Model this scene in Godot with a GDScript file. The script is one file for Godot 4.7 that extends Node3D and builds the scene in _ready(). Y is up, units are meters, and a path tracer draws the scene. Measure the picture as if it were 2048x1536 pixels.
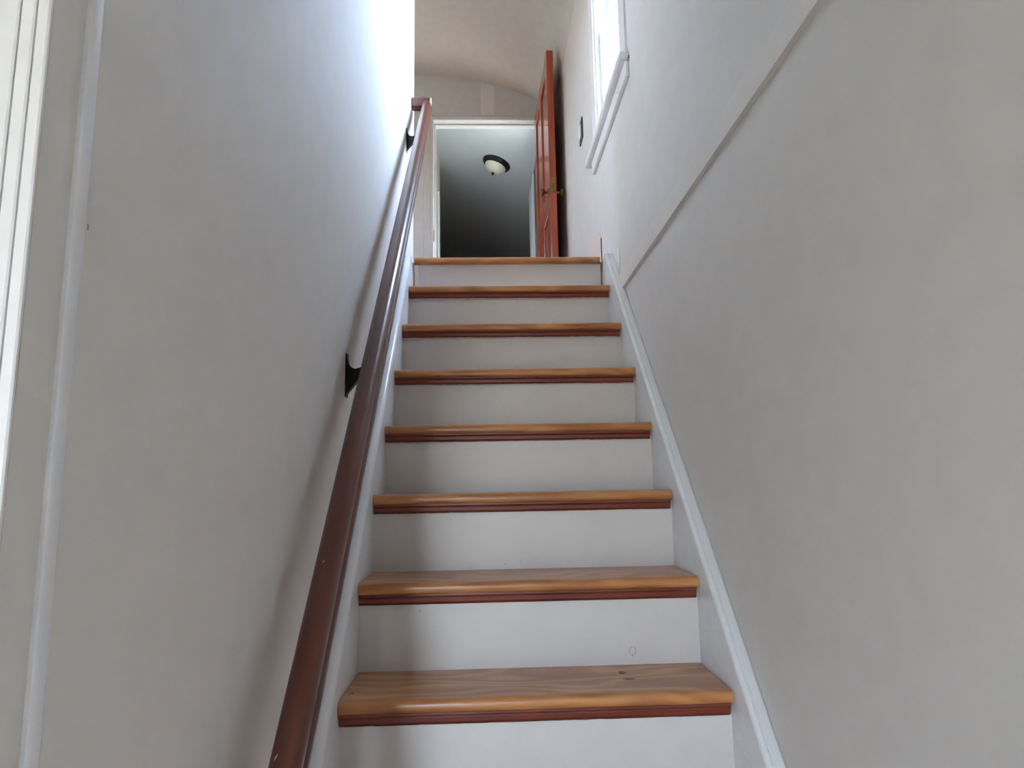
extends Node3D

const RISE := 0.2
const RUN := 0.183
const SLOPE := RISE / RUN
const HALF := 0.40          # half width between the two skirt boards
const LEFT_WALL := -0.425
const RIGHT_WALL := 0.437
const LANDING := 1.383
const BACK := -3.44
const FOOT := -1.0

var M := {}
var rng := RandomNumberGenerator.new()

func _ready():
	rng.seed = 7
	# ---- camera, sky, exposure
	var cam := Camera3D.new()
	cam.name = "camera"
	cam.fov = rad_to_deg(2.0 * atan(768.0 / 1300.0))
	cam.near = 0.02
	cam.far = 200.0
	cam.position = Vector3(-0.0957, 0.4243, 1.3811)
	cam.rotation = Vector3(0.1518, -0.0390, -0.0176)
	add_child(cam)
	cam.current = true

	var sky_mat := ProceduralSkyMaterial.new()
	sky_mat.sky_top_color = Color(0.74, 0.85, 1.0)
	sky_mat.sky_horizon_color = Color(0.88, 0.94, 1.0)
	sky_mat.ground_horizon_color = Color(0.62, 0.63, 0.62)
	sky_mat.ground_bottom_color = Color(0.55, 0.55, 0.52)
	sky_mat.sun_angle_max = 1.0
	var sky := Sky.new()
	sky.sky_material = sky_mat
	var env := Environment.new()
	env.background_mode = Environment.BG_SKY
	env.sky = sky
	env.background_energy_multiplier = 14.0
	env.tonemap_mode = Environment.TONE_MAPPER_LINEAR
	env.tonemap_exposure = 4.45
	env.sdfgi_enabled = true
	env.ssao_enabled = true
	env.ssil_enabled = true
	var we := WorldEnvironment.new()
	we.name = "world_environment"
	we.environment = env
	add_child(we)

	make_materials()
	build_shell()
	build_upper_hallway()
	build_trims()
	build_staircase()
	build_handrail()
	build_window()
	build_doorway_and_door()
	build_switch()
	build_ceiling_lamp()

# ------------------------------------------------------------------ materials

func fbm(freq: float, s: int, oct := 4) -> FastNoiseLite:
	var n := FastNoiseLite.new()
	n.noise_type = FastNoiseLite.TYPE_SIMPLEX_SMOOTH
	n.seed = s
	n.frequency = freq
	n.fractal_type = FastNoiseLite.FRACTAL_FBM
	n.fractal_octaves = oct
	return n

func mat(c: Color, rough: float, tex: Texture2D = null) -> StandardMaterial3D:
	var m := StandardMaterial3D.new()
	m.albedo_color = c
	m.roughness = rough
	if tex:
		m.albedo_texture = tex
	return m

func mottle(s: int, lo: float, hi: float, freq: float) -> ImageTexture:
	# faint roller mottling of wall paint, seamless
	var n := fbm(freq, s, 4)
	var a: Image = n.get_seamless_image(512, 512)
	var img := Image.create(512, 512, false, Image.FORMAT_RGB8)
	for y in 512:
		for x in 512:
			var v: float = lerpf(lo, hi, a.get_pixel(x, y).r)
			img.set_pixel(x, y, Color(v, v, v))
	img.generate_mipmaps()
	return ImageTexture.create_from_image(img)

func bumps(s: int, freq: float, strength: float) -> ImageTexture:
	var n := fbm(freq, s, 3)
	var a: Image = n.get_seamless_image(512, 512)
	a.convert(Image.FORMAT_RGBA8)
	a.bump_map_to_normal_map(strength)
	a.generate_mipmaps()
	return ImageTexture.create_from_image(a)

func painted(c: Color, rough: float, tex: Texture2D, nrm: Texture2D, scale: float, depth: float) -> StandardMaterial3D:
	var m := mat(c, rough, tex)
	m.uv1_triplanar = true
	m.uv1_world_triplanar = true
	m.uv1_scale = Vector3.ONE * scale
	if nrm:
		m.normal_enabled = true
		m.normal_texture = nrm
		m.normal_scale = depth
	return m

func wood_image(w: int, h: int, s: int, light: Color, dark: Color, rings: float, figure: float, fibre: float, knots: Array) -> ImageTexture:
	# grain runs along u; v crosses the board
	var warp := fbm(0.9, s, 3)
	var fine := fbm(1.0, s + 1, 3)
	var blot := fbm(1.0, s + 2, 3)
	var img := Image.create(w, h, false, Image.FORMAT_RGB8)
	for y in h:
		var v: float = float(y) / h
		for x in w:
			var u: float = float(x) / w
			var d := 0.0
			var kn := 0.0
			for k in knots:
				var dx: float = (u - k.x) * 4.0
				var dy: float = (v - k.y) * 1.0
				var r: float = sqrt(dx * dx * 0.6 + dy * dy * 4.0)
				d += 0.10 * exp(-r * r / 0.006) * (1.0 if dy > 0 else -1.0)
				kn = maxf(kn, 1.0 - smoothstep(k.z * 0.55, k.z, r))
			var t: float = (v + d) * rings + warp.get_noise_2d(u * 2.0, v * 2.2) * figure
			var ring: float = pow(absf(sin(t * PI)), 2.4)
			ring = 1.0 - ring
			var f: float = fine.get_noise_2d(u * 9.0, v * 160.0)
			var b: float = blot.get_noise_2d(u * 3.0, v * 4.0)
			var m: float = clampf(0.12 + ring * 0.42 + f * fibre + b * 0.30, 0.0, 1.0)
			var c: Color = light.lerp(dark, m)
			if kn > 0.0:
				c = c.lerp(Color(0.24, 0.15, 0.11), kn * 0.75)
			img.set_pixel(x, y, c)
	img.generate_mipmaps()
	return ImageTexture.create_from_image(img)

func make_materials():
	var m1 := mottle(3, 0.975, 1.0, 0.012)
	var m2 := mottle(5, 0.965, 1.0, 0.02)
	var roller := bumps(9, 0.09, 2.0)
	var drips := bumps(12, 0.03, 3.0)
	M.wall = painted(Color(0.882, 0.862, 0.838), 0.62, m1, roller, 1.4, 0.07)
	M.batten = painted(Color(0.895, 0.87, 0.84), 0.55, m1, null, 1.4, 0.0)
	M.bead = painted(Color(0.905, 0.905, 0.91), 0.38, m1, null, 1.4, 0.0)
	M.ceiling = painted(Color(0.845, 0.825, 0.80), 0.85, m2, roller, 1.1, 0.08)
	M.tape = painted(Color(0.90, 0.88, 0.855), 0.85, m1, roller, 2.0, 0.2)
	M.plaster = painted(Color(0.93, 0.86, 0.815), 0.9, m2, roller, 5.0, 0.5)
	M.trim = painted(Color(0.945, 0.94, 0.935), 0.34, m1, drips, 3.0, 0.12)
	M.skirt = painted(Color(0.90, 0.90, 0.90), 0.16, m1, drips, 3.5, 0.30)
	M.riser = painted(Color(0.835, 0.815, 0.797), 0.45, m1, roller, 1.0, 0.05)
	M.hall_trim = painted(Color(0.89, 0.90, 0.90), 0.4, m1, null, 2.0, 0.0)
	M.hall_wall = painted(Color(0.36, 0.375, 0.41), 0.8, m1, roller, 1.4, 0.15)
	M.hall_side = painted(Color(0.86, 0.86, 0.84), 0.7, m1, roller, 1.4, 0.15)
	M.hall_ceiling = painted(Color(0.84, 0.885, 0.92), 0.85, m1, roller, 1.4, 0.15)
	M.scuff = mat(Color(0.70, 0.67, 0.66), 0.6)
	M.knot = mat(Color(0.40, 0.285, 0.22), 0.45)
	M.crack = mat(Color(0.13, 0.11, 0.10), 0.9)
	var pine := wood_image(1024, 512, 21, Color(0.88, 0.71, 0.51), Color(0.64, 0.43, 0.255), 8.0, 2.1, 0.18, [])
	M.tread = mat(Color(1, 1, 1), 0.36, pine)
	M.tread.vertex_color_use_as_albedo = true
	M.tread.clearcoat_enabled = true
	M.tread.clearcoat = 0.35
	M.tread.clearcoat_roughness = 0.25
	M.nosing = mat(Color(1, 1, 1), 0.36, pine)
	M.nosing.vertex_color_use_as_albedo = true
	M.nosing.clearcoat_enabled = true
	M.nosing.clearcoat = 0.4
	M.nosing.clearcoat_roughness = 0.2
	var dark := wood_image(1024, 256, 31, Color(0.42, 0.205, 0.13), Color(0.29, 0.115, 0.07), 4.0, 1.6, 0.16, [])
	var cherry := wood_image(1024, 128, 35, Color(0.47, 0.20, 0.125), Color(0.36, 0.13, 0.08), 2.0, 1.6, 0.16, [])
	M.cove = mat(Color(1.0, 0.96, 0.94), 0.4, cherry)
	M.rail = mat(Color(0.86, 0.82, 0.80), 0.33, dark)
	M.rail.clearcoat_enabled = true
	M.rail.clearcoat = 0.6
	M.rail.clearcoat_roughness = 0.16
	var redwood := wood_image(512, 256, 41, Color(0.73, 0.325, 0.17), Color(0.54, 0.20, 0.10), 6.0, 1.2, 0.16, [])
	M.door = mat(Color(1, 0.98, 0.96), 0.26, redwood)
	M.door.clearcoat_enabled = true
	M.door.clearcoat = 0.5
	M.door.clearcoat_roughness = 0.1
	M.iron = mat(Color(0.035, 0.033, 0.035), 0.5)
	M.iron.metallic = 0.4
	M.bronze = mat(Color(0.13, 0.115, 0.12), 0.36)
	M.bronze.metallic = 0.6
	M.brass = mat(Color(0.55, 0.46, 0.28), 0.32)
	M.brass.metallic = 1.0
	M.old_brass = mat(Color(0.50, 0.43, 0.27), 0.36)
	M.old_brass.metallic = 0.9
	M.plate = mat(Color(0.09, 0.08, 0.075), 0.35)
	M.plate.metallic = 0.5
	M.ivory = mat(Color(0.92, 0.91, 0.88), 0.35)
	M.frosted = painted(Color(0.90, 0.90, 0.84), 0.35, m2, null, 6.0, 0.0)
	M.frosted.backlight_enabled = true
	M.frosted.backlight = Color(0.5, 0.5, 0.46)
	M.vinyl = mat(Color(0.93, 0.94, 0.95), 0.35)
	M.floor = mat(Color(0.85, 0.80, 0.74), 0.4, pine)
	M.floor.uv1_triplanar = true
	M.floor.uv1_world_triplanar = true
	M.floor.uv1_scale = Vector3.ONE * 0.9
	M.slate = painted(Color(0.66, 0.60, 0.54), 0.5, m2, null, 1.5, 0.0)
	var glass := StandardMaterial3D.new()
	glass.albedo_color = Color(0.95, 0.98, 0.98, 0.06)
	glass.transparency = BaseMaterial3D.TRANSPARENCY_ALPHA
	glass.roughness = 0.0
	M.glass = glass

# ------------------------------------------------------------------ mesh helpers

func begin() -> SurfaceTool:
	var st := SurfaceTool.new()
	st.begin(Mesh.PRIMITIVE_TRIANGLES)
	return st

func tri(st: SurfaceTool, p: Array, uv: Array, out: Vector3):
	var n: Vector3 = (p[2] - p[0]).cross(p[1] - p[0])
	var order := [0, 1, 2]
	if n.dot(out) < 0.0:
		order = [0, 2, 1]
	for k in order:
		if worn_from < INF:
			st.set_color(Color(0.74, 0.52, 0.33) if p[k].z > worn_from else Color(0.84, 0.69, 0.58))
		st.set_uv(uv[k])
		st.add_vertex(p[k])

func plan_uv(p: Vector3, out: Vector3) -> Vector2:
	var a := out.abs()
	if a.x >= a.y and a.x >= a.z:
		return Vector2(p.z, p.y)
	if a.y >= a.z:
		return Vector2(p.x, p.z)
	return Vector2(p.x, p.y)

func face(st: SurfaceTool, pts: Array, out: Vector3, uvs: Array = []):
	if uvs.is_empty():
		for p in pts:
			uvs.append(plan_uv(p, out))
	for k in range(1, pts.size() - 1):
		tri(st, [pts[0], pts[k], pts[k + 1]], [uvs[0], uvs[k], uvs[k + 1]], out)

func box(st: SurfaceTool, a: Vector3, b: Vector3, c := 0.0):
	# box from corner a to corner b with chamfer c
	var lo := Vector3(minf(a.x, b.x), minf(a.y, b.y), minf(a.z, b.z))
	var hi := Vector3(maxf(a.x, b.x), maxf(a.y, b.y), maxf(a.z, b.z))
	st.set_smooth_group(-1)
	var corner := func(sx: int, sy: int, sz: int, axis: int) -> Vector3:
		var p := Vector3(hi.x if sx > 0 else lo.x, hi.y if sy > 0 else lo.y, hi.z if sz > 0 else lo.z)
		var q := Vector3(sx, sy, sz) * c
		q[axis] = 0.0
		return p - q
	for axis in 3:
		for s in [-1, 1]:
			var pts := []
			for t in [[-1, -1], [1, -1], [1, 1], [-1, 1]]:
				var sg := [0, 0, 0]
				sg[axis] = s
				sg[(axis + 1) % 3] = t[0]
				sg[(axis + 2) % 3] = t[1]
				pts.append(corner.call(sg[0], sg[1], sg[2], axis))
			var o := Vector3.ZERO
			o[axis] = s
			face(st, pts, o)
	if c <= 0.0:
		return
	for axis in 3:
		var i := (axis + 1) % 3
		var j := (axis + 2) % 3
		for s in [-1, 1]:
			for t in [-1, 1]:
				var pts := []
				for e in [[-1, i], [1, i], [1, j], [-1, j]]:
					var sg := [0, 0, 0]
					sg[axis] = e[0]
					sg[i] = s
					sg[j] = t
					pts.append(corner.call(sg[0], sg[1], sg[2], e[1]))
				var o := Vector3.ZERO
				o[i] = s
				o[j] = t
				face(st, pts, o)
	for sx in [-1, 1]:
		for sy in [-1, 1]:
			for sz in [-1, 1]:
				face(st, [corner.call(sx, sy, sz, 0), corner.call(sx, sy, sz, 1), corner.call(sx, sy, sz, 2)], Vector3(sx, sy, sz))

func loft(st: SurfaceTool, rings: Array, closed: bool, cap: bool, us: Array = [], vs: Array = [], smooth := true):
	# rings: arrays of Vector3 with the same count; joins each to the next
	var n: int = rings[0].size()
	var centre := []
	for r in rings:
		var c := Vector3.ZERO
		for p in r:
			c += p
		centre.append(c / n)
	var groups := []
	var g := 1
	for k in n:
		groups.append(g)
		var ea: Vector3 = rings[0][(k + 1) % n] - rings[0][k]
		var eb: Vector3 = rings[0][(k + 2) % n] - rings[0][(k + 1) % n]
		if ea.angle_to(eb) > 0.75:
			g += 1
	for i in rings.size() - 1:
		var m: int = n if closed else n - 1
		for k in m:
			var k2: int = (k + 1) % n
			st.set_smooth_group(groups[k] if smooth else -1)
			var pts := [rings[i][k], rings[i][k2], rings[i + 1][k2], rings[i + 1][k]]
			var dir: Vector3 = (centre[i + 1] - centre[i])
			var nrm: Vector3 = (pts[1] - pts[0]).cross(dir)
			var mid: Vector3 = (pts[0] + pts[1] + pts[2] + pts[3]) / 4.0
			if orient == 0:
				var off: Vector3 = mid - (centre[i] + centre[i + 1]) / 2.0
				if nrm.dot(off) < 0.0:
					nrm = -nrm
			else:
				nrm = nrm * orient
			var u0: float = us[i] if us else float(i)
			var u1: float = us[i + 1] if us else float(i + 1)
			var v0: float = vs[k] if vs else float(k)
			var v1: float = vs[k + 1] if vs else float(k + 1)
			face(st, pts, nrm, [Vector2(u0, v0), Vector2(u0, v1), Vector2(u1, v1), Vector2(u1, v0)])
	if cap:
		for e in [0, rings.size() - 1]:
			st.set_smooth_group(-1)
			var d: Vector3 = centre[0] - centre[1] if e == 0 else centre[-1] - centre[-2]
			flat_cap(st, rings[e], d)

var orient := 0
var worn_from := INF      # while a tread is built: where its worn top begins

func flat_cap(st: SurfaceTool, ring: Array, out: Vector3):
	var ax := out.normalized()
	var a := ax.cross(Vector3.UP if absf(ax.y) < 0.9 else Vector3.RIGHT).normalized()
	var b := ax.cross(a)
	var flat := PackedVector2Array()
	for p in ring:
		flat.append(Vector2(p.dot(a), p.dot(b)))
	var ids := Geometry2D.triangulate_polygon(flat)
	for k in range(0, ids.size(), 3):
		var q := [ring[ids[k]], ring[ids[k + 1]], ring[ids[k + 2]]]
		tri(st, q, [flat[ids[k]], flat[ids[k + 1]], flat[ids[k + 2]]], out)

func signed_area(p: Array) -> float:
	var s := 0.0
	for i in p.size():
		var a: Vector2 = p[i]
		var b: Vector2 = p[(i + 1) % p.size()]
		s += a.cross(b)
	return s

func extrude(st: SurfaceTool, prof: Array, axis: int, t0: float, t1: float, smooth := false, u_off := 0.0, v_off := 0.0, u_scale := 1.0, v_scale := 1.0):
	# axis 0: profile is (z, y); axis 1: (x, z); axis 2: (x, y)
	var pr := prof.duplicate()
	if signed_area(pr) < 0.0:
		pr.reverse()
	var at := func(p: Vector2, t: float) -> Vector3:
		if axis == 0:
			return Vector3(t, p.y, p.x)
		if axis == 1:
			return Vector3(p.x, t, p.y)
		return Vector3(p.x, p.y, t)
	var n := pr.size()
	var v := 0.0
	var g := 2
	for k in n:
		var a: Vector2 = pr[k]
		var b: Vector2 = pr[(k + 1) % n]
		var e := b - a
		var o2 := Vector2(e.y, -e.x)      # outward of a counter-clockwise outline
		var o: Vector3 = at.call(o2, 0.0)
		st.set_smooth_group(g if smooth else -1)
		var nx: Vector2 = pr[(k + 2) % n] - b
		if absf(e.angle_to(nx)) > 0.75:
			g += 1
		var v1 := v + e.length()
		face(st, [at.call(a, t0), at.call(b, t0), at.call(b, t1), at.call(a, t1)], o,
			[Vector2(t0 * u_scale + u_off, v * v_scale + v_off), Vector2(t0 * u_scale + u_off, v1 * v_scale + v_off),
			Vector2(t1 * u_scale + u_off, v1 * v_scale + v_off), Vector2(t1 * u_scale + u_off, v * v_scale + v_off)])
		v = v1
	st.set_smooth_group(-1)
	for e in [t0, t1]:
		var ring := []
		for p in pr:
			ring.append(at.call(p, e))
		var out := Vector3.ZERO
		out[axis] = signf(e - (t0 + t1) / 2.0)
		flat_cap(st, ring, out)

func lathe(st: SurfaceTool, prof: Array, seg: int, xf := Transform3D.IDENTITY):
	# prof: (radius, height) from one end to the other
	st.set_smooth_group(1)
	for i in prof.size() - 1:
		var a: Vector2 = prof[i]
		var b: Vector2 = prof[i + 1]
		var e := b - a
		var o2 := Vector2(e.y, -e.x)
		for k in seg:
			var t0 := TAU * k / seg
			var t1 := TAU * (k + 1) / seg
			var pts := []
			for w in [[a, t0], [a, t1], [b, t1], [b, t0]]:
				pts.append(xf * Vector3(w[0].x * cos(w[1]), w[0].y, w[0].x * sin(w[1])))
			var tm := (t0 + t1) / 2.0
			var o: Vector3 = xf.basis * Vector3(o2.x * cos(tm), o2.y, o2.x * sin(tm))
			var uv := [Vector2(0, 0), Vector2(1, 0), Vector2(1, 1), Vector2(0, 1)]
			if a.x < 1e-5:
				tri(st, [pts[0], pts[2], pts[3]], [uv[0], uv[2], uv[3]], o)
			elif b.x < 1e-5:
				tri(st, [pts[0], pts[1], pts[2]], [uv[0], uv[1], uv[2]], o)
			else:
				face(st, pts, o, uv)

func put(st: SurfaceTool, called: String, m: Material, parent: Node = self, label := "") -> MeshInstance3D:
	st.index()
	st.generate_normals()
	var o := MeshInstance3D.new()
	o.mesh = st.commit()
	o.material_override = m
	o.name = called
	o.cast_shadow = GeometryInstance3D.SHADOW_CASTING_SETTING_ON
	parent.add_child(o, true)
	if label:
		o.set_meta("label", label)
	return o

func tag(o: Node, label: String, category: String, kind := "", group := ""):
	o.set_meta("label", label)
	o.set_meta("category", category)
	if kind:
		o.set_meta("kind", kind)
	if group:
		o.set_meta("group", group)

func thing(called: String, label: String, category: String, kind := "", at := Vector3.ZERO) -> Node3D:
	var o := Node3D.new()
	o.name = called
	o.position = at
	add_child(o, true)
	tag(o, label, category, kind)
	return o

func bx(called: String, m: Material, parent: Node, a: Vector3, b: Vector3, c := 0.0, label := "") -> MeshInstance3D:
	var st := begin()
	box(st, a, b, c)
	return put(st, called, m, parent, label)

# ------------------------------------------------------------------ the building

func build_shell():
	var st := begin()
	# lower entry floor
	box(st, Vector3(-2.7, FOOT - 0.1, -3.6), Vector3(RIGHT_WALL + 0.1, FOOT, 4.1))
	tag(put(st, "floor", M.slate), "tan floor of the entry at the foot of the stairs", "floor", "structure")
	st = begin()
	box(st, Vector3(-2.7, LANDING - 0.14, -9.1), Vector3(RIGHT_WALL + 0.1, LANDING - 0.002, -1.35))
	box(st, Vector3(RIGHT_WALL + 0.1, LANDING - 0.14, -9.1), Vector3(1.7, LANDING - 0.002, -5.47))
	tag(put(st, "floor_upper", M.floor), "wooden floor of the upstairs landing above the top step", "floor", "structure")

	st = begin()
	box(st, Vector3(LEFT_WALL, FOOT, -1.5), Vector3(RIGHT_WALL, LANDING - 0.14, -1.40))
	tag(put(st, "wall_under", M.wall), "hidden wall that closes the space under the stairs", "wall", "structure")

	# left stair wall
	st = begin()
	box(st, Vector3(LEFT_WALL - 0.1, FOOT, -1.473), Vector3(LEFT_WALL, 3.80, 0.918))
	var wl := put(st, "wall_left", M.wall)
	tag(wl, "warm white stairwell wall behind the wooden handrail", "wall", "structure")
	bx("nail_hole", M.scuff, wl, Vector3(LEFT_WALL - 0.001, 0.638, 0.8545), Vector3(LEFT_WALL + 0.0004, 0.643, 0.8560), 0.0, "small dent in the paint")

	# right wall with the window opening
	st = begin()
	var x0 := RIGHT_WALL
	var x1 := RIGHT_WALL + 0.12
	box(st, Vector3(x0, FOOT, -1.42), Vector3(x1, 1.98, -0.88))
	box(st, Vector3(x0, 3.06, -1.42), Vector3(x1, 3.80, -0.88))
	box(st, Vector3(x0, FOOT, -3.56), Vector3(x1, 3.80, -1.42))
	box(st, Vector3(x0, FOOT, -0.88), Vector3(x1, 3.80, 4.1))
	var wr := put(st, "wall_right", M.wall)
	tag(wr, "plain warm white stairwell wall below and around the window", "wall", "structure")
	# bare plaster where something was taken off the wall, at landing height
	st = begin()
	var pts := []
	for p in [[-1.452, 1.386], [-1.452, 1.535], [-1.50, 1.572], [-1.58, 1.602], [-1.68, 1.628], [-1.78, 1.632], [-1.87, 1.612], [-1.93, 1.575], [-1.965, 1.50], [-1.98, 1.386]]:
		pts.append(Vector2(p[0] + rng.randf_range(-0.004, 0.004), p[1] + rng.randf_range(-0.004, 0.004)))
	extrude(st, pts, 0, x0 - 0.0025, x0 + 0.002)
	put(st, "plaster_patch", M.plaster, wr, "bare pinkish plaster patch")
	bx("crack", M.crack, wr, Vector3(x0 - 0.0035, 1.39, -1.4505), Vector3(x0, 1.53, -1.4465), 0.0, "dark vertical crack beside the plaster patch")

	# back wall with the doorway
	st = begin()
	box(st, Vector3(-2.7, 1.2, BACK - 0.12), Vector3(-0.515, 3.80, BACK))
	box(st, Vector3(0.365, 1.2, BACK - 0.12), Vector3(RIGHT_WALL, 3.80, BACK))
	box(st, Vector3(-0.515, 3.31, BACK - 0.12), Vector3(0.365, 3.80, BACK))
	var wb := put(st, "wall_back", M.ceiling)
	tag(wb, "beige upstairs wall around the open doorway", "wall", "structure")
	bx("joint_tape", M.tape, wb, Vector3(-0.118, 3.345, BACK - 0.001), Vector3(-0.012, 3.632, BACK + 0.0015), 0.0, "paler vertical band of joint compound")

	# coved ceiling over the landing and the stairwell
	st = begin()
	var prof := []
	for p in [[-2.7, 3.70], [-0.9, 3.70], [-0.64, 3.690], [-0.364, 3.676], [-0.123, 3.627], [0.118, 3.562], [0.25, 3.515], [0.33, 3.47], [0.385, 3.39], [0.42, 3.28], [0.438, 3.165]]:
		prof.append(Vector2(p[0], p[1]))
	prof.append(Vector2(0.56, 3.165))
	prof.append(Vector2(0.56, 3.95))
	prof.append(Vector2(-2.7, 3.95))
	extrude(st, prof, 2, BACK - 0.005, 1.02, true)
	tag(put(st, "ceiling", M.ceiling), "beige coved ceiling above the landing", "ceiling", "structure")

	# walls that close the landing and the entry outside the view
	st = begin()
	box(st, Vector3(-2.7, 1.2, -1.473), Vector3(LEFT_WALL - 0.1, 3.80, -1.373))
	box(st, Vector3(-2.7, 1.2, -3.5), Vector3(-2.6, 3.80, -2.74))
	box(st, Vector3(-2.7, 1.2, -2.26), Vector3(-2.6, 3.80, -1.373))
	box(st, Vector3(-2.7, 1.2, -2.74), Vector3(-2.6, 2.45, -2.26))
	box(st, Vector3(-2.7, 3.1, -2.74), Vector3(-2.6, 3.80, -2.26))
	tag(put(st, "wall_landing", M.ceiling), "beige wall at the left end of the upstairs landing", "wall", "structure")
	st = begin()
	box(st, Vector3(LEFT_WALL - 0.1, 1.22, 0.90), Vector3(RIGHT_WALL, 3.80, 1.0))
	tag(put(st, "wall_front", M.wall), "wall above the entry ceiling at the foot of the stairs", "wall", "structure")
	st = begin()
	box(st, Vector3(-2.7, FOOT, 0.80), Vector3(LEFT_WALL - 0.1, 1.3, 0.90))
	box(st, Vector3(-2.7, FOOT, 0.80), Vector3(-2.6, 1.3, 4.1))
	tag(put(st, "wall_entry", M.wall), "entry wall to the left of the stair opening", "wall", "structure")
	st = begin()
	# rear wall with the glazed door opening behind the viewer
	box(st, Vector3(-2.7, FOOT, 4.0), Vector3(-1.22, 1.3, 4.1))
	box(st, Vector3(-0.52, FOOT, 4.0), Vector3(RIGHT_WALL + 0.1, 1.3, 4.1))
	box(st, Vector3(-1.22, 1.0, 4.0), Vector3(-0.52, 1.3, 4.1))
	tag(put(st, "wall_rear", M.wall), "entry wall around the glazed door facing the stairs", "wall", "structure")
	st = begin()
	box(st, Vector3(-2.7, 1.22, 0.90), Vector3(RIGHT_WALL, 1.32, 4.1))
	tag(put(st, "ceiling_entry", M.ceiling), "low entry ceiling at the foot of the stairs", "ceiling", "structure")

	# glazed entry door behind the viewer: the daylight that falls on the risers
	var d := thing("door_2", "white glazed entry door facing the foot of the stairs", "door", "structure")
	for x in [-1.22, -0.60]:
		bx("stile", M.trim, d, Vector3(x, FOOT + 0.01, 4.02), Vector3(x + 0.08, 1.0, 4.06), 0.004)
	bx("bottom_rail", M.trim, d, Vector3(-1.14, FOOT + 0.01, 4.02), Vector3(-0.60, FOOT + 0.2, 4.06), 0.004)
	bx("top_rail", M.trim, d, Vector3(-1.14, 0.92, 4.02), Vector3(-0.60, 1.0, 4.06), 0.004)
	bx("pane", M.glass, d, Vector3(-1.14, FOOT + 0.2, 4.038), Vector3(-0.60, 0.92, 4.042))

	var lw := thing("window_3", "white framed window at the left end of the landing", "window", "structure")
	for z in [-2.74, -2.30]:
		bx("stile", M.vinyl, lw, Vector3(-2.67, 2.45, z), Vector3(-2.63, 3.1, z + 0.04), 0.003)
	for y in [2.45, 3.06]:
		bx("rail", M.vinyl, lw, Vector3(-2.67, y, -2.70), Vector3(-2.63, y + 0.04, -2.30), 0.003)
	bx("pane", M.glass, lw, Vector3(-2.652, 2.49, -2.70), Vector3(-2.648, 3.06, -2.30))

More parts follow.
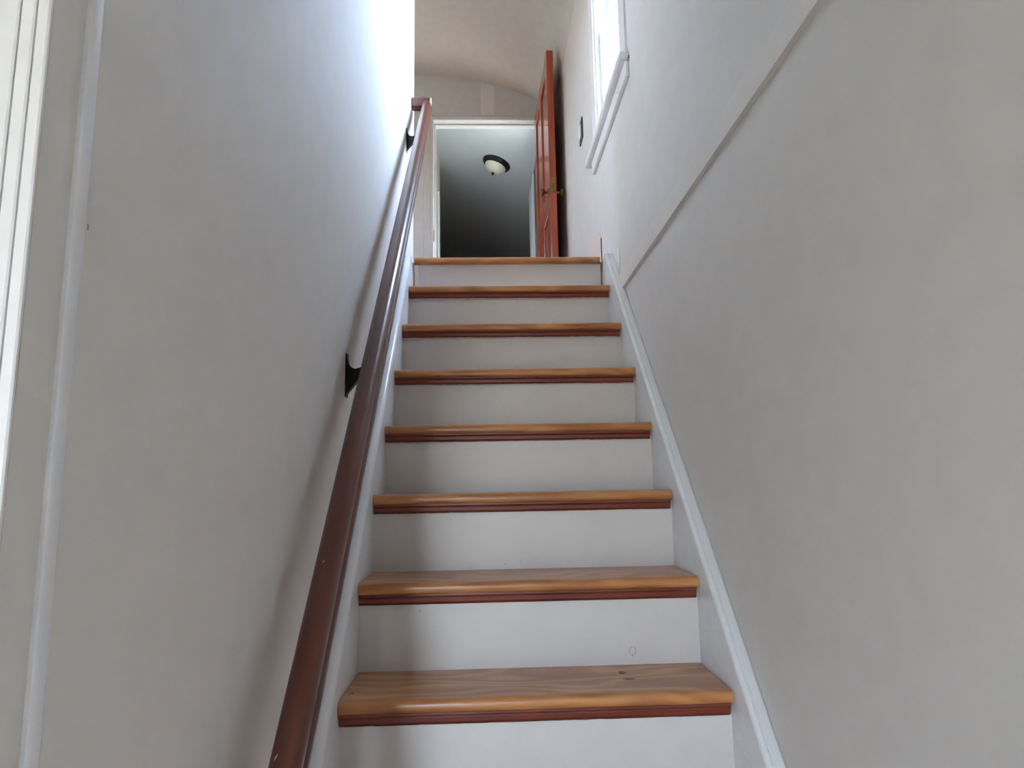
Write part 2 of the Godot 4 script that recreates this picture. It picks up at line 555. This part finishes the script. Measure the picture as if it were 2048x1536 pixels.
func build_upper_hallway():
	# passage seen through the open doorway
	var zf := -5.57
	var zr := -9.0
	var c0 := 3.80
	var cs := 0.36      # the ceiling drops to the right
	var st := begin()
	box(st, Vector3(-2.7, LANDING - 0.1, zr - 0.1), Vector3(1.7, 5.0, zr))
	box(st, Vector3(-2.7, LANDING - 0.1, zr), Vector3(-2.6, 5.0, zf + 0.1))
	box(st, Vector3(1.6, LANDING - 0.1, zr), Vector3(1.7, 5.0, zf + 0.1))
	box(st, Vector3(-2.6, LANDING - 0.1, zf), Vector3(-0.70, 5.0, zf + 0.1))
	box(st, Vector3(0.52, LANDING - 0.1, zf), Vector3(1.6, 5.0, zf + 0.1))
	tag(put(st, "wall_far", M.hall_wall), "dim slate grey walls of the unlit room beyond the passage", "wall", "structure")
	st = begin()
	box(st, Vector3(-0.70, LANDING - 0.1, zf), Vector3(-0.60, 4.4, BACK - 0.12))
	var wl := put(st, "wall_passage_left", M.hall_side)
	tag(wl, "pale passage wall holding a cream door", "wall", "structure")
	# right wall of the passage with a window hidden behind the open door
	st = begin()
	box(st, Vector3(0.42, LANDING - 0.1, zf), Vector3(0.52, 4.2, -4.32))
	box(st, Vector3(0.42, LANDING - 0.1, -3.68), Vector3(0.52, 4.2, BACK - 0.12))
	box(st, Vector3(0.42, LANDING - 0.1, -4.32), Vector3(0.52, 1.7, -3.68))
	box(st, Vector3(0.42, 3.45, -4.32), Vector3(0.52, 4.2, -3.68))
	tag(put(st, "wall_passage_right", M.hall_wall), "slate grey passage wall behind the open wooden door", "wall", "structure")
	st = begin()
	extrude(st, [Vector2(-2.7, c0 + 2.7 * cs), Vector2(1.7, c0 - 1.7 * cs), Vector2(1.7, 5.1), Vector2(-2.7, 5.1)], 2, zr - 0.1, BACK - 0.06)
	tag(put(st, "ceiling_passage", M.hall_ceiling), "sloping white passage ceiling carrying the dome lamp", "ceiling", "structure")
	var w := thing("window_2", "white framed passage window hidden behind the open door", "window", "structure")
	for z in [-4.32, -3.72]:
		bx("stile", M.vinyl, w, Vector3(0.46, 1.7, z), Vector3(0.50, 3.45, z + 0.04), 0.003)
	for y in [1.7, 2.55, 3.41]:
		bx("rail", M.vinyl, w, Vector3(0.46, y, -4.28), Vector3(0.50, y + 0.04, -3.72), 0.003)
	bx("pane", M.glass, w, Vector3(0.478, 1.74, -4.28), Vector3(0.482, 3.41, -3.72))
	# added unseen slab outside that window blocks the sky so only ground light enters
	st = begin()
	extrude(st, [Vector2(0.57, 3.62), Vector2(1.25, 2.75), Vector2(1.25, 2.72), Vector2(0.57, 3.59)], 2, -4.85, -3.38)
	put(st, "added_sky_blocker", M.bronze, w)
	# cream door in the left wall of the passage, seen edge-on
	var d := thing("door_3", "cream flat door in the left wall of the passage", "door", "structure")
	bx("leaf", M.hall_trim, d, Vector3(-0.602, LANDING + 0.005, -5.20), Vector3(-0.592, 3.437, -4.40), 0.002)
	bx("gap", M.crack, d, Vector3(-0.600, 3.437, -5.21), Vector3(-0.5945, 3.452, -4.40), 0.0, "dark gap above the door")
	bx("casing", M.hall_trim, d, Vector3(-0.602, LANDING + 0.002, -5.33), Vector3(-0.580, 3.53, -5.21), 0.003)
	# white corner board at the right end of the passage
	var c := bx("trim_5", M.hall_trim, self, Vector3(0.398, LANDING, -5.50), Vector3(0.420, 3.62, -5.26), 0.003)
	tag(c, "white vertical casing board at the passage's right end", "trim", "structure")
	c = bx("trim_6", M.hall_trim, self, Vector3(0.404, LANDING, -5.18), Vector3(0.420, 3.62, -4.98), 0.003)
	tag(c, "second white casing board right of the passage corner", "trim", "structure")

func build_trims():
	# horizontal batten on the right wall at upper floor level; its far end is cut to the skirt's slope
	var st := begin()
	extrude(st, [Vector2(1.0, 1.158), Vector2(1.0, 1.222), Vector2(-1.082, 1.222), Vector2(-1.030, 1.158)], 0, RIGHT_WALL - 0.012, RIGHT_WALL + 0.001)
	tag(put(st, "trim_1", M.batten), "flat horizontal batten along the right stairwell wall", "trim", "structure")
	# thin corner bead near the left edge of the view
	st = begin()
	var prof := []
	for p in [[0.0, 0.8625], [0.0025, 0.8630], [0.0045, 0.8655], [0.0052, 0.8680], [0.0046, 0.8790], [0.0036, 0.8805], [0.0, 0.8805]]:
		prof.append(Vector2(LEFT_WALL + p[0], p[1]))
	extrude(st, prof, 1, FOOT, 1.22, true)
	tag(put(st, "trim_2", M.bead), "thin vertical half-round bead near the end of the left wall", "trim", "structure")
	# white moulded casing on the end of the left wall, facing the daylight
	var cs := thing("trim_3", "bright white moulded casing at the foot of the stairs, left", "trim", "structure")
	var x := LEFT_WALL
	for wdt in [0.011, 0.012, 0.030, 0.030]:
		bx("moulding", M.trim, cs, Vector3(x - wdt + 0.0014, FOOT, 0.918), Vector3(x, 1.22, 0.9225), 0.0012)
		x -= wdt
	# pale board between skirt and batten, stands in for light on the wall
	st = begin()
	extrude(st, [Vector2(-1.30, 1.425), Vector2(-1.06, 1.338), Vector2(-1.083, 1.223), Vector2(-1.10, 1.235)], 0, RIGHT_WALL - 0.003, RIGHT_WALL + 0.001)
	tag(put(st, "trim_4", M.batten), "pale board added for the light patch above the right skirt's upper end", "trim", "structure")

func skirt(side: float, parent: Node):
	# cross-section (offset across, height above the nosing line); sheared along the stair
	var wall := LEFT_WALL if side < 0 else RIGHT_WALL
	var t := absf(wall) - HALF - 0.0006
	var sec := []
	if side > 0:
		sec = [[0.0, -0.05], [0.0, 0.050], [0.0012, 0.0565], [0.004, 0.060], [0.011, 0.0615], [0.0125, 0.0585], [0.0145, 0.0585], [0.016, 0.0618], [t - 0.006, 0.0618], [t - 0.001, 0.058], [t, 0.054]]
	else:
		sec = [[0.0, -0.05], [0.0, 0.040], [0.0015, 0.049], [0.005, 0.056], [0.010, 0.0595], [0.015, 0.060], [0.020, 0.0585], [t - 0.001, 0.054], [t, 0.052]]
	var zs := [0.90]
	var n := 34
	for k in range(1, n):
		zs.append(lerpf(0.90, -1.19, float(k) / (n - 1)))
	var rings := []
	var stations := []
	for z in zs:
		stations.append([z, -z * SLOPE])
	for e in [[-1.215, -0.004], [-1.240, -0.018], [-1.258, -0.045], [-1.267, -0.085]]:
		stations.append([e[0], 1.19 * SLOPE + 0.012 + e[1]])
	for s in stations:
		var ring := []
		for p in sec:
			var y: float = s[1] + p[1]
			if p[1] < 0.0:
				y = maxf(FOOT + 0.001, s[1] - 0.34)
			ring.append(Vector3(side * (HALF + p[0]), maxf(y, FOOT + 0.001), s[0]))
		ring.append(Vector3(side * (HALF + t), maxf(FOOT + 0.001, s[1] - 0.34), s[0]))
		rings.append(ring)
	var st := begin()
	loft(st, rings, true, true, [], [], true)
	put(st, "skirt_board", M.skirt, parent, "white glossy skirt board along the stair")

func build_staircase():
	var s := thing("staircase", "straight flight of pine treads with white painted risers", "staircase")
	for i in range(-4, 8):
		var y := RISE * i
		var z := -RUN * i
		if i == 7:
			y = LANDING
		var top := i == 7
		# tread with a rounded nose
		var depth := 0.10 if top else 0.214
		var prof := []
		for p in [[-depth, 0.0], [-0.016, 0.0], [-0.012, 0.0], [-0.007, -0.0007], [-0.0035, -0.0026], [-0.0012, -0.0058], [-0.0002, -0.0105], [0.0, -0.0150], [-0.0010, -0.0200], [-0.0035, -0.0238], [-0.0080, -0.0255], [-depth, -0.0255]]:
			prof.append(Vector2(z + p[0], y + p[1]))
		prof.reverse()
		var st := begin()
		var uo := rng.randf_range(0.37, 0.63)
		var vo := rng.randf_range(0.0, 1.0)
		if i == 0:
			vo = 0.03
		# the walked-on top has lost its varnish; the nose keeps an orange one
		worn_from = z - 0.014
		extrude(st, prof, 0, -HALF + 0.0025, HALF - 0.004, true, uo, vo, 0.8, 2.0)
		worn_from = INF
		put(st, "landing_nosing" if top else "tread", M.nosing if top else M.tread, s)
		# riser below it
		var r0 := y - RISE if not top else RISE * 6
		bx("riser", M.riser, s, Vector3(-HALF - 0.002, r0, z - 0.048), Vector3(HALF + 0.002, y - 0.0255, z - 0.030))
		if top:
			# narrow filler strip beside the uppermost riser
			bx("filler_strip", M.plaster, s, Vector3(-HALF + 0.0005, r0, z - 0.030), Vector3(-HALF + 0.016, y - 0.03, z - 0.026), 0.001, "narrow unpainted strip beside the top riser")
		else:
			st = begin()
			var cp := []
			for p in [[-0.030, -0.0255], [-0.0065, -0.0255], [-0.0065, -0.0300], [-0.0085, -0.0325], [-0.0105, -0.0335], [-0.0095, -0.0360], [-0.0105, -0.0440], [-0.0135, -0.0485], [-0.0180, -0.0500], [-0.030, -0.0500]]:
				cp.append(Vector2(z + p[0], y + p[1]))
			extrude(st, cp, 0, -HALF + 0.002, HALF - 0.007, false, uo, vo + 0.2, 0.9, 1.5)
			put(st, "cove_moulding", M.cove, s, "dark red-brown moulding under the tread nose")
			# ragged white paint line along the foot of the moulding
			st = begin()
			st.set_smooth_group(-1)
			var nz := fbm(0.9, 60 + i, 3)
			var seg := 120
			for k in seg:
				var xa := lerpf(-HALF + 0.002, HALF - 0.008, float(k) / seg)
				var xb := lerpf(-HALF + 0.002, HALF - 0.008, float(k + 1) / seg)
				var ha := maxf(0.0006, 0.0022 * nz.get_noise_1d(xa * 40.0) + 0.0007)
				var hb := maxf(0.0006, 0.0022 * nz.get_noise_1d(xb * 40.0) + 0.0007)
				var zf := z - 0.0125
				var yb := y - 0.0504
				face(st, [Vector3(xa, yb, z - 0.029), Vector3(xb, yb, z - 0.029), Vector3(xb, yb, zf - 0.004), Vector3(xa, yb, zf - 0.004)], Vector3.DOWN)
				face(st, [Vector3(xa, yb, zf - 0.004), Vector3(xb, yb, zf - 0.004), Vector3(xb, yb + hb, zf), Vector3(xa, yb + ha, zf)], Vector3(0, -0.5, 1))
			put(st, "paint_edge", M.riser, s)
	# small marks
	bx("nail_hole", M.crack, s, Vector3(-0.3845, -0.0005, -0.0605), Vector3(-0.3795, 0.0004, -0.0555), 0.0003, "dark nail hole")
	for q in [[0.239, 0.031, 0.012], [-0.259, 0.132, 0.006], [-0.013, 0.219, 0.005], [-0.053, 0.213, 0.005], [0.03, 0.224, 0.004]]:
		var st2 := begin()
		var ri := 1 if q[1] < 0.2 else 2
		var fz: float = -RUN * ri - 0.030
		var ring := []
		for k in 12:
			var a := TAU * k / 12.0
			var rr: float = q[2] * rng.randf_range(0.8, 1.1)
			ring.append(Vector2(q[0] + rr * 0.8 * cos(a), q[1] + rr * sin(a)))
		if q[2] > 0.009:
			# ring-shaped scuff: build as a thin band
			var inner := []
			for k in 12:
				inner.append(Vector2(q[0], q[1]) + (ring[k] - Vector2(q[0], q[1])) * 0.72)
			for k in 12:
				if k in [2, 7]:
					continue
				var k2 := (k + 1) % 12
				face(st2, [Vector3(ring[k].x, ring[k].y, fz + 0.0004), Vector3(ring[k2].x, ring[k2].y, fz + 0.0004), Vector3(inner[k2].x, inner[k2].y, fz + 0.0004), Vector3(inner[k].x, inner[k].y, fz + 0.0004)], Vector3(0, 0, 1))
		else:
			for k in 12:
				ring[k] = Vector2(q[0], q[1]) + (ring[k] - Vector2(q[0], q[1])) * 0.5
			extrude(st2, ring, 2, fz - 0.001, fz + 0.0004)
		put(st2, "scuff", M.scuff, s)
	for q in [[0.201, 0.0, -0.151, 0.009, 0.010], [0.206, 0.0, -0.102, 0.014, 0.007], [-0.208, 0.2, -0.249, 0.026, 0.004]]:
		var st3 := begin()
		var ring3 := []
		for k in 14:
			var a := TAU * k / 14.0
			ring3.append(Vector2(q[0] + q[3] * cos(a) * rng.randf_range(0.8, 1.1), q[2] + q[4] * sin(a) * rng.randf_range(0.8, 1.1)))
		extrude(st3, ring3, 1, q[1] - 0.001, q[1] + 0.0003)
		put(st3, "knot", M.knot, s, "dark knot in the pine tread")
	skirt(-1.0, s)
	skirt(1.0, s)

func rail_y(z: float) -> float:
	return -SLOPE * z + 0.640 - 0.02 * z

func build_handrail():
	var h := thing("handrail", "dark cherry wooden handrail on the left stairwell wall", "handrail")
	# bread-loaf section: (across, up) measured from the top line; across grows away from the wall
	var cx := -0.356
	var up := Vector3(0, RUN, RISE).normalized()      # square to the rail, upwards
	var sec := []
	for p in [[-0.016, -0.057], [0.014, -0.057], [0.018, -0.055], [0.0215, -0.050], [0.0225, -0.044], [0.0215, -0.0385], [0.0185, -0.0350], [0.0172, -0.0330], [0.0180, -0.0300], [0.0205, -0.0240], [0.0212, -0.0180], [0.0198, -0.0110], [0.0160, -0.0050], [0.0100, -0.0015], [0.0, 0.0], [-0.0100, -0.0015], [-0.0160, -0.0050], [-0.0198, -0.0110], [-0.0212, -0.0180], [-0.0205, -0.0240], [-0.0180, -0.0300], [-0.0172, -0.0330], [-0.0185, -0.0350], [-0.0215, -0.0385], [-0.0225, -0.044], [-0.0215, -0.050], [-0.018, -0.055]]:
		sec.append(Vector2(p[0], p[1]))
	var rings := []
	var us := []
	var n := 26
	for k in n + 1:
		var z := lerpf(0.78, -1.372, float(k) / n)
		var o := Vector3(cx, rail_y(z), z)
		var ring := []
		for p in sec:
			ring.append(o + Vector3(p.x, 0, 0) + up * p.y)
		rings.append(ring)
		us.append((0.78 - z) * 0.45)
	var vs := [0.0]
	for k in sec.size():
		vs.append(vs[-1] + sec[k].distance_to(sec[(k + 1) % sec.size()]) * 4.0)
	var st := begin()
	loft(st, rings, true, true, us, vs, true)
	put(st, "rail", M.rail, h)
	# pale scratches on the rail's upper face
	for q in [[0.494, -0.010, 0.010, 0.35], [0.512, -0.004, 0.013, 0.15], [0.300, -0.004, 0.006, 0.5]]:
		var along := Vector3(0, RISE, -RUN).normalized()
		var o := Vector3(cx + q[1], rail_y(q[0]), q[0]) - up * (0.0015 if q[1] < -0.008 else 0.0002)
		var dir: Vector3 = (along * cos(q[3]) + Vector3.RIGHT * sin(q[3])) * q[2] * 0.5
		var sidev: Vector3 = dir.cross(up).normalized() * 0.0011
		st = begin()
		st.set_smooth_group(-1)
		face(st, [o - dir + up * 0.0007, o + sidev + up * 0.0007, o + dir + up * 0.0007, o - sidev + up * 0.0007], up)
		face(st, [o - dir - up * 0.001, o + sidev - up * 0.001, o + dir - up * 0.001, o - sidev - up * 0.001], -up)
		put(st, "scratch", M.scuff, h)
	# return block from the upper end back to the wall
	var zt := -1.372
	st = begin()
	var yt := rail_y(zt)
	box(st, Vector3(LEFT_WALL, yt - 0.040, zt - 0.035), Vector3(-0.3345, yt + 0.010, zt + 0.006), 0.005)
	put(st, "wall_return", M.rail, h)
	# wrought brackets
	for z in [-0.135, -1.205]:
		var yr := rail_y(z) - 0.079
		var b := Node3D.new()
		b.name = "bracket"
		h.add_child(b, true)
		var w := LEFT_WALL
		var sp := []
		sp.append(Vector2(w, yr - 0.078))
		sp.append(Vector2(w + 0.028, yr - 0.042))
		sp.append(Vector2(w + 0.060, yr - 0.012))
		sp.append(Vector2(w + 0.078, yr + 0.004))
		sp.append(Vector2(w + 0.060, yr + 0.008))
		sp.append(Vector2(w + 0.046, yr - 0.004))
		sp.append(Vector2(w + 0.034, yr - 0.013))
		sp.append(Vector2(w + 0.022, yr - 0.016))
		sp.append(Vector2(w + 0.012, yr - 0.012))
		sp.append(Vector2(w + 0.006, yr - 0.002))
		sp.append(Vector2(w + 0.003, yr + 0.012))
		sp.append(Vector2(w, yr + 0.018))
		st = begin()
		extrude(st, sp, 2, z - 0.010, z + 0.010)
		put(st, "arm", M.iron, b)
		st = begin()
		box(st, Vector3(w, yr - 0.082, z - 0.012), Vector3(w + 0.003, yr + 0.021, z + 0.012), 0.001)
		put(st, "wall_plate", M.iron, b)

func build_window():
	var w := thing("window_1", "white double-hung window high on the right wall", "window", "structure")
	var xf := 0.428     # casing face
	# casing
	bx("casing", M.trim, w, Vector3(xf, 1.98, -1.518), Vector3(RIGHT_WALL + 0.001, 3.12, -1.422), 0.002)
	bx("casing", M.trim, w, Vector3(xf, 1.98, -0.878), Vector3(RIGHT_WALL + 0.001, 3.12, -0.790), 0.002)
	bx("head_casing", M.trim, w, Vector3(xf, 3.05, -1.422), Vector3(RIGHT_WALL + 0.001, 3.12, -0.878), 0.002)
	# jamb lining
	bx("jamb", M.trim, w, Vector3(RIGHT_WALL, 1.98, -1.422), Vector3(0.56, 3.06, -1.410))
	bx("jamb", M.trim, w, Vector3(RIGHT_WALL, 1.98, -0.890), Vector3(0.56, 3.06, -0.878))
	bx("head_jamb", M.trim, w, Vector3(RIGHT_WALL, 3.045, -1.410), Vector3(0.56, 3.06, -0.890))
	# stool and apron
	var stool := bx("stool", M.trim, w, Vector3(0.400, 1.950, -1.61), Vector3(0.56, 1.980, -0.765), 0.004)
	bx("apron", M.trim, w, Vector3(0.422, 1.886, -1.545), Vector3(RIGHT_WALL + 0.001, 1.950, -0.772), 0.003)
	# a small dark nick at the near end of the stool
	bx("nick", M.crack, stool, Vector3(0.4335, 1.949, -0.7655), Vector3(0.4365, 1.962, -0.7642), 0.0, "dark nick at the stool's near end")
	# sashes: lower one inside, upper one outside
	for s in [[0.458, 1.982, 2.545], [0.488, 2.495, 3.045]]:
		var sash := Node3D.new()
		sash.name = "lower_sash" if s[0] < 0.47 else "upper_sash"
		w.add_child(sash, true)
		var xa: float = s[0]
		var xb: float = s[0] + 0.028
		for z in [-1.408, -0.934]:
			bx("stile", M.vinyl, sash, Vector3(xa, s[1], z), Vector3(xb, s[2], z + 0.042), 0.003)
		bx("bottom_rail", M.vinyl, sash, Vector3(xa, s[1], -1.366), Vector3(xb, s[1] + 0.05, -0.934), 0.003)
		bx("top_rail", M.vinyl, sash, Vector3(xa, s[2] - 0.05, -1.366), Vector3(xb, s[2], -0.934), 0.003)
		bx("pane", M.glass, sash, Vector3(xa + 0.012, s[1] + 0.05, -1.366), Vector3(xa + 0.016, s[2] - 0.05, -0.934))

func build_doorway_and_door():
	# frame of the doorway
	var f := thing("trim_7", "painted frame of the open doorway at the top of the stairs", "trim", "structure")
	bx("side_casing", M.ceiling, f, Vector3(-0.572, LANDING, BACK), Vector3(-0.512, 3.335, BACK + 0.014), 0.003)
	bx("head_casing", M.ceiling, f, Vector3(-0.512, 3.318, BACK), Vector3(0.36, 3.335, BACK + 0.010), 0.003)
	bx("jamb", M.hall_trim, f, Vector3(-0.516, LANDING, BACK - 0.125), Vector3(-0.496, 3.318, BACK + 0.012), 0.002)
	bx("jamb", M.hall_trim, f, Vector3(0.345, LANDING, BACK - 0.125), Vector3(0.366, 3.318, BACK + 0.012), 0.002)
	bx("head_jamb", M.hall_trim, f, Vector3(-0.496, 3.294, BACK - 0.125), Vector3(0.345, 3.318, BACK + 0.012), 0.002)
	bx("stop", M.hall_trim, f, Vector3(-0.496, LANDING, BACK - 0.085), Vector3(-0.484, 3.294, BACK - 0.05), 0.002)
	bx("head_stop", M.hall_trim, f, Vector3(-0.484, 3.282, BACK - 0.085), Vector3(0.345, 3.294, BACK - 0.05), 0.002)
	bx("strike_plate", M.old_brass, f, Vector3(-0.4965, 2.29, BACK - 0.035), Vector3(-0.4945, 2.38, BACK + 0.010), 0.0005, "brass strike plate")

	# panelled wooden door standing open towards the stairs
	var d := thing("door_1", "red-brown panelled wooden door standing open on the landing", "door", "structure", Vector3(0.352, LANDING + 0.008, BACK + 0.004))
	d.rotation.y = deg_to_rad(1.4)
	# local: x across the thickness (0 hinge face side, negative to the left), z from hinge (0) towards the viewer
	var th := 0.045
	var wd := 0.845
	var ht := 1.910
	var stw := 0.115
	for z in [0.0, wd - stw]:
		door_board(d, "stile", Vector3(-th, 0, z), Vector3(0, ht, z + stw), true)
	var mid := wd / 2.0
	door_board(d, "mullion", Vector3(-th, 0.24, mid - 0.05), Vector3(0, ht - 0.115, mid + 0.05), true)
	for r in [[0.0, 0.24], [0.80, 0.98], [ht - 0.115, ht]]:
		door_board(d, "rail", Vector3(-th + 0.0005, r[0], stw), Vector3(-0.0005, r[1], wd - stw), false)
	for pz in [[stw, mid - 0.05], [mid + 0.05, wd - stw]]:
		for py in [[0.24, 0.80], [0.98, ht - 0.115]]:
			# raised panel: thin field with a bevelled border on both faces
			var st := begin()
			box(st, Vector3(-th / 2 - 0.006, py[0], pz[0]), Vector3(-th / 2 + 0.006, py[1], pz[1]))
			var inset := 0.028
			box(st, Vector3(-th / 2 - 0.014, py[0] + inset, pz[0] + inset), Vector3(-th / 2 + 0.014, py[1] - inset, pz[1] - inset), 0.0075)
			put(st, "panel", M.door, d)
	# mortise latch plate on the free edge
	var lp := bx("latch_plate", M.brass, d, Vector3(-th / 2 - 0.011, 0.895, wd - 0.001), Vector3(-th / 2 + 0.011, 0.995, wd + 0.002), 0.0008, "worn brass latch plate")
	bx("latch_bolt", M.old_brass, lp, Vector3(-th / 2 - 0.006, 0.935, wd + 0.002), Vector3(-th / 2 + 0.006, 0.960, wd + 0.010), 0.002)
	for k in [0.903, 0.987]:
		var st2 := begin()
		lathe(st2, [Vector2(0.0035, 0.0), Vector2(0.0032, 0.0012), Vector2(0.0, 0.0016)], 10, Transform3D(Basis(Vector3.RIGHT, PI / 2), Vector3(-th / 2, k, wd + 0.0018)))
		put(st2, "screw", M.old_brass, lp)
	# knobs on both faces
	for s in [-1.0, 1.0]:
		var st := begin()
		var bs := Basis(Vector3(0, 0, 1), -s * PI / 2)
		var o := Vector3(-th if s < 0 else 0.0, 0.925, wd - 0.062)
		lathe(st, [Vector2(0.0105, 0.0), Vector2(0.0095, 0.010), Vector2(0.0085, 0.022), Vector2(0.013, 0.028), Vector2(0.022, 0.033), Vector2(0.0265, 0.041), Vector2(0.0265, 0.047), Vector2(0.022, 0.054), Vector2(0.013, 0.058), Vector2(0.0, 0.0595)], 24, Transform3D(bs, o))
		var kb := put(st, "knob", M.old_brass, d, "aged brass door knob")
		st = begin()
		lathe(st, [Vector2(0.026, 0.0), Vector2(0.026, 0.002), Vector2(0.022, 0.005), Vector2(0.012, 0.007)], 24, Transform3D(bs, o))
		put(st, "rose", M.old_brass, kb)
	# hinges
	for y in [0.22, 1.62]:
		var st := begin()
		lathe(st, [Vector2(0.0, -0.045), Vector2(0.005, -0.045), Vector2(0.0055, 0.045), Vector2(0.0, 0.045)], 10, Transform3D(Basis.IDENTITY, Vector3(0.003, y, 0.0)))
		put(st, "hinge", M.old_brass, d)

func door_board(d: Node, called: String, a: Vector3, b: Vector3, upright: bool):
	var st := begin()
	var lo := Vector3(minf(a.x, b.x), minf(a.y, b.y), minf(a.z, b.z))
	var hi := Vector3(maxf(a.x, b.x), maxf(a.y, b.y), maxf(a.z, b.z))
	var c := 0.003
	# chamfered board whose texture follows its length
	var prof := []
	if upright:
		for p in [[lo.x + c, lo.z], [hi.x - c, lo.z], [hi.x, lo.z + c], [hi.x, hi.z - c], [hi.x - c, hi.z], [lo.x + c, hi.z], [lo.x, hi.z - c], [lo.x, lo.z + c]]:
			prof.append(Vector2(p[0], p[1]))
		extrude(st, prof, 1, lo.y, hi.y, false, rng.randf_range(0.02, 0.1), rng.randf(), 0.45, 2.0)
	else:
		for p in [[lo.x + c, lo.y], [hi.x - c, lo.y], [hi.x, lo.y + c], [hi.x, hi.y - c], [hi.x - c, hi.y], [lo.x + c, hi.y], [lo.x, hi.y - c], [lo.x, lo.y + c]]:
			prof.append(Vector2(p[0], p[1]))
		extrude(st, prof, 2, lo.z, hi.z, false, rng.randf_range(0.02, 0.4), rng.randf(), 0.5, 2.0)
	put(st, called, M.door, d)

func build_switch():
	var s := thing("light_switch", "dark metal switch plate with white rocker beside the window", "light switch", "", Vector3(RIGHT_WALL, 2.316, -1.902))
	bx("plate", M.plate, s, Vector3(-0.006, -0.062, -0.053), Vector3(0, 0.062, 0.053), 0.004)
	bx("rocker", M.ivory, s, Vector3(-0.011, -0.036, -0.036), Vector3(-0.004, 0.040, 0.012), 0.002, "white switch rocker")
	for y in [-0.048, 0.048]:
		var st := begin()
		lathe(st, [Vector2(0.0035, 0.0), Vector2(0.003, 0.0012), Vector2(0.0, 0.0016)], 10, Transform3D(Basis(Vector3(0, 0, 1), PI / 2), Vector3(-0.006, y, -0.012)))
		put(st, "screw", M.old_brass, s)

func build_ceiling_lamp():
	var x := 0.035
	var o := thing("ceiling_lamp", "flush ceiling lamp with dark rim and frosted glass bowl", "lamp", "", Vector3(x, 3.80 - 0.36 * x, -5.08))
	o.rotation.z = -atan(0.36)
	var st := begin()
	lathe(st, [Vector2(0.0, -0.002), Vector2(0.118, -0.002), Vector2(0.150, 0.0), Vector2(0.152, -0.008), Vector2(0.148, -0.018), Vector2(0.142, -0.022), Vector2(0.136, -0.034), Vector2(0.126, -0.042), Vector2(0.112, -0.044), Vector2(0.108, -0.038), Vector2(0.0, -0.036)].duplicate(), 48)
	put(st, "rim", M.bronze, o, "dark bronze rim")
	st = begin()
	var pr := []
	for k in 15:
		var a := PI / 2 * k / 14.0
		pr.append(Vector2(0.116 * cos(a), -0.038 - 0.082 * sin(a)))
	lathe(st, pr, 48)
	put(st, "glass_bowl", M.frosted, o, "frosted white glass bowl")
	st = begin()
	lathe(st, [Vector2(0.0, -0.150), Vector2(0.005, -0.148), Vector2(0.007, -0.142), Vector2(0.004, -0.136), Vector2(0.009, -0.131), Vector2(0.017, -0.126), Vector2(0.018, -0.121), Vector2(0.010, -0.118), Vector2(0.0, -0.117)], 20)
	put(st, "finial", M.bronze, o, "dark bronze finial")
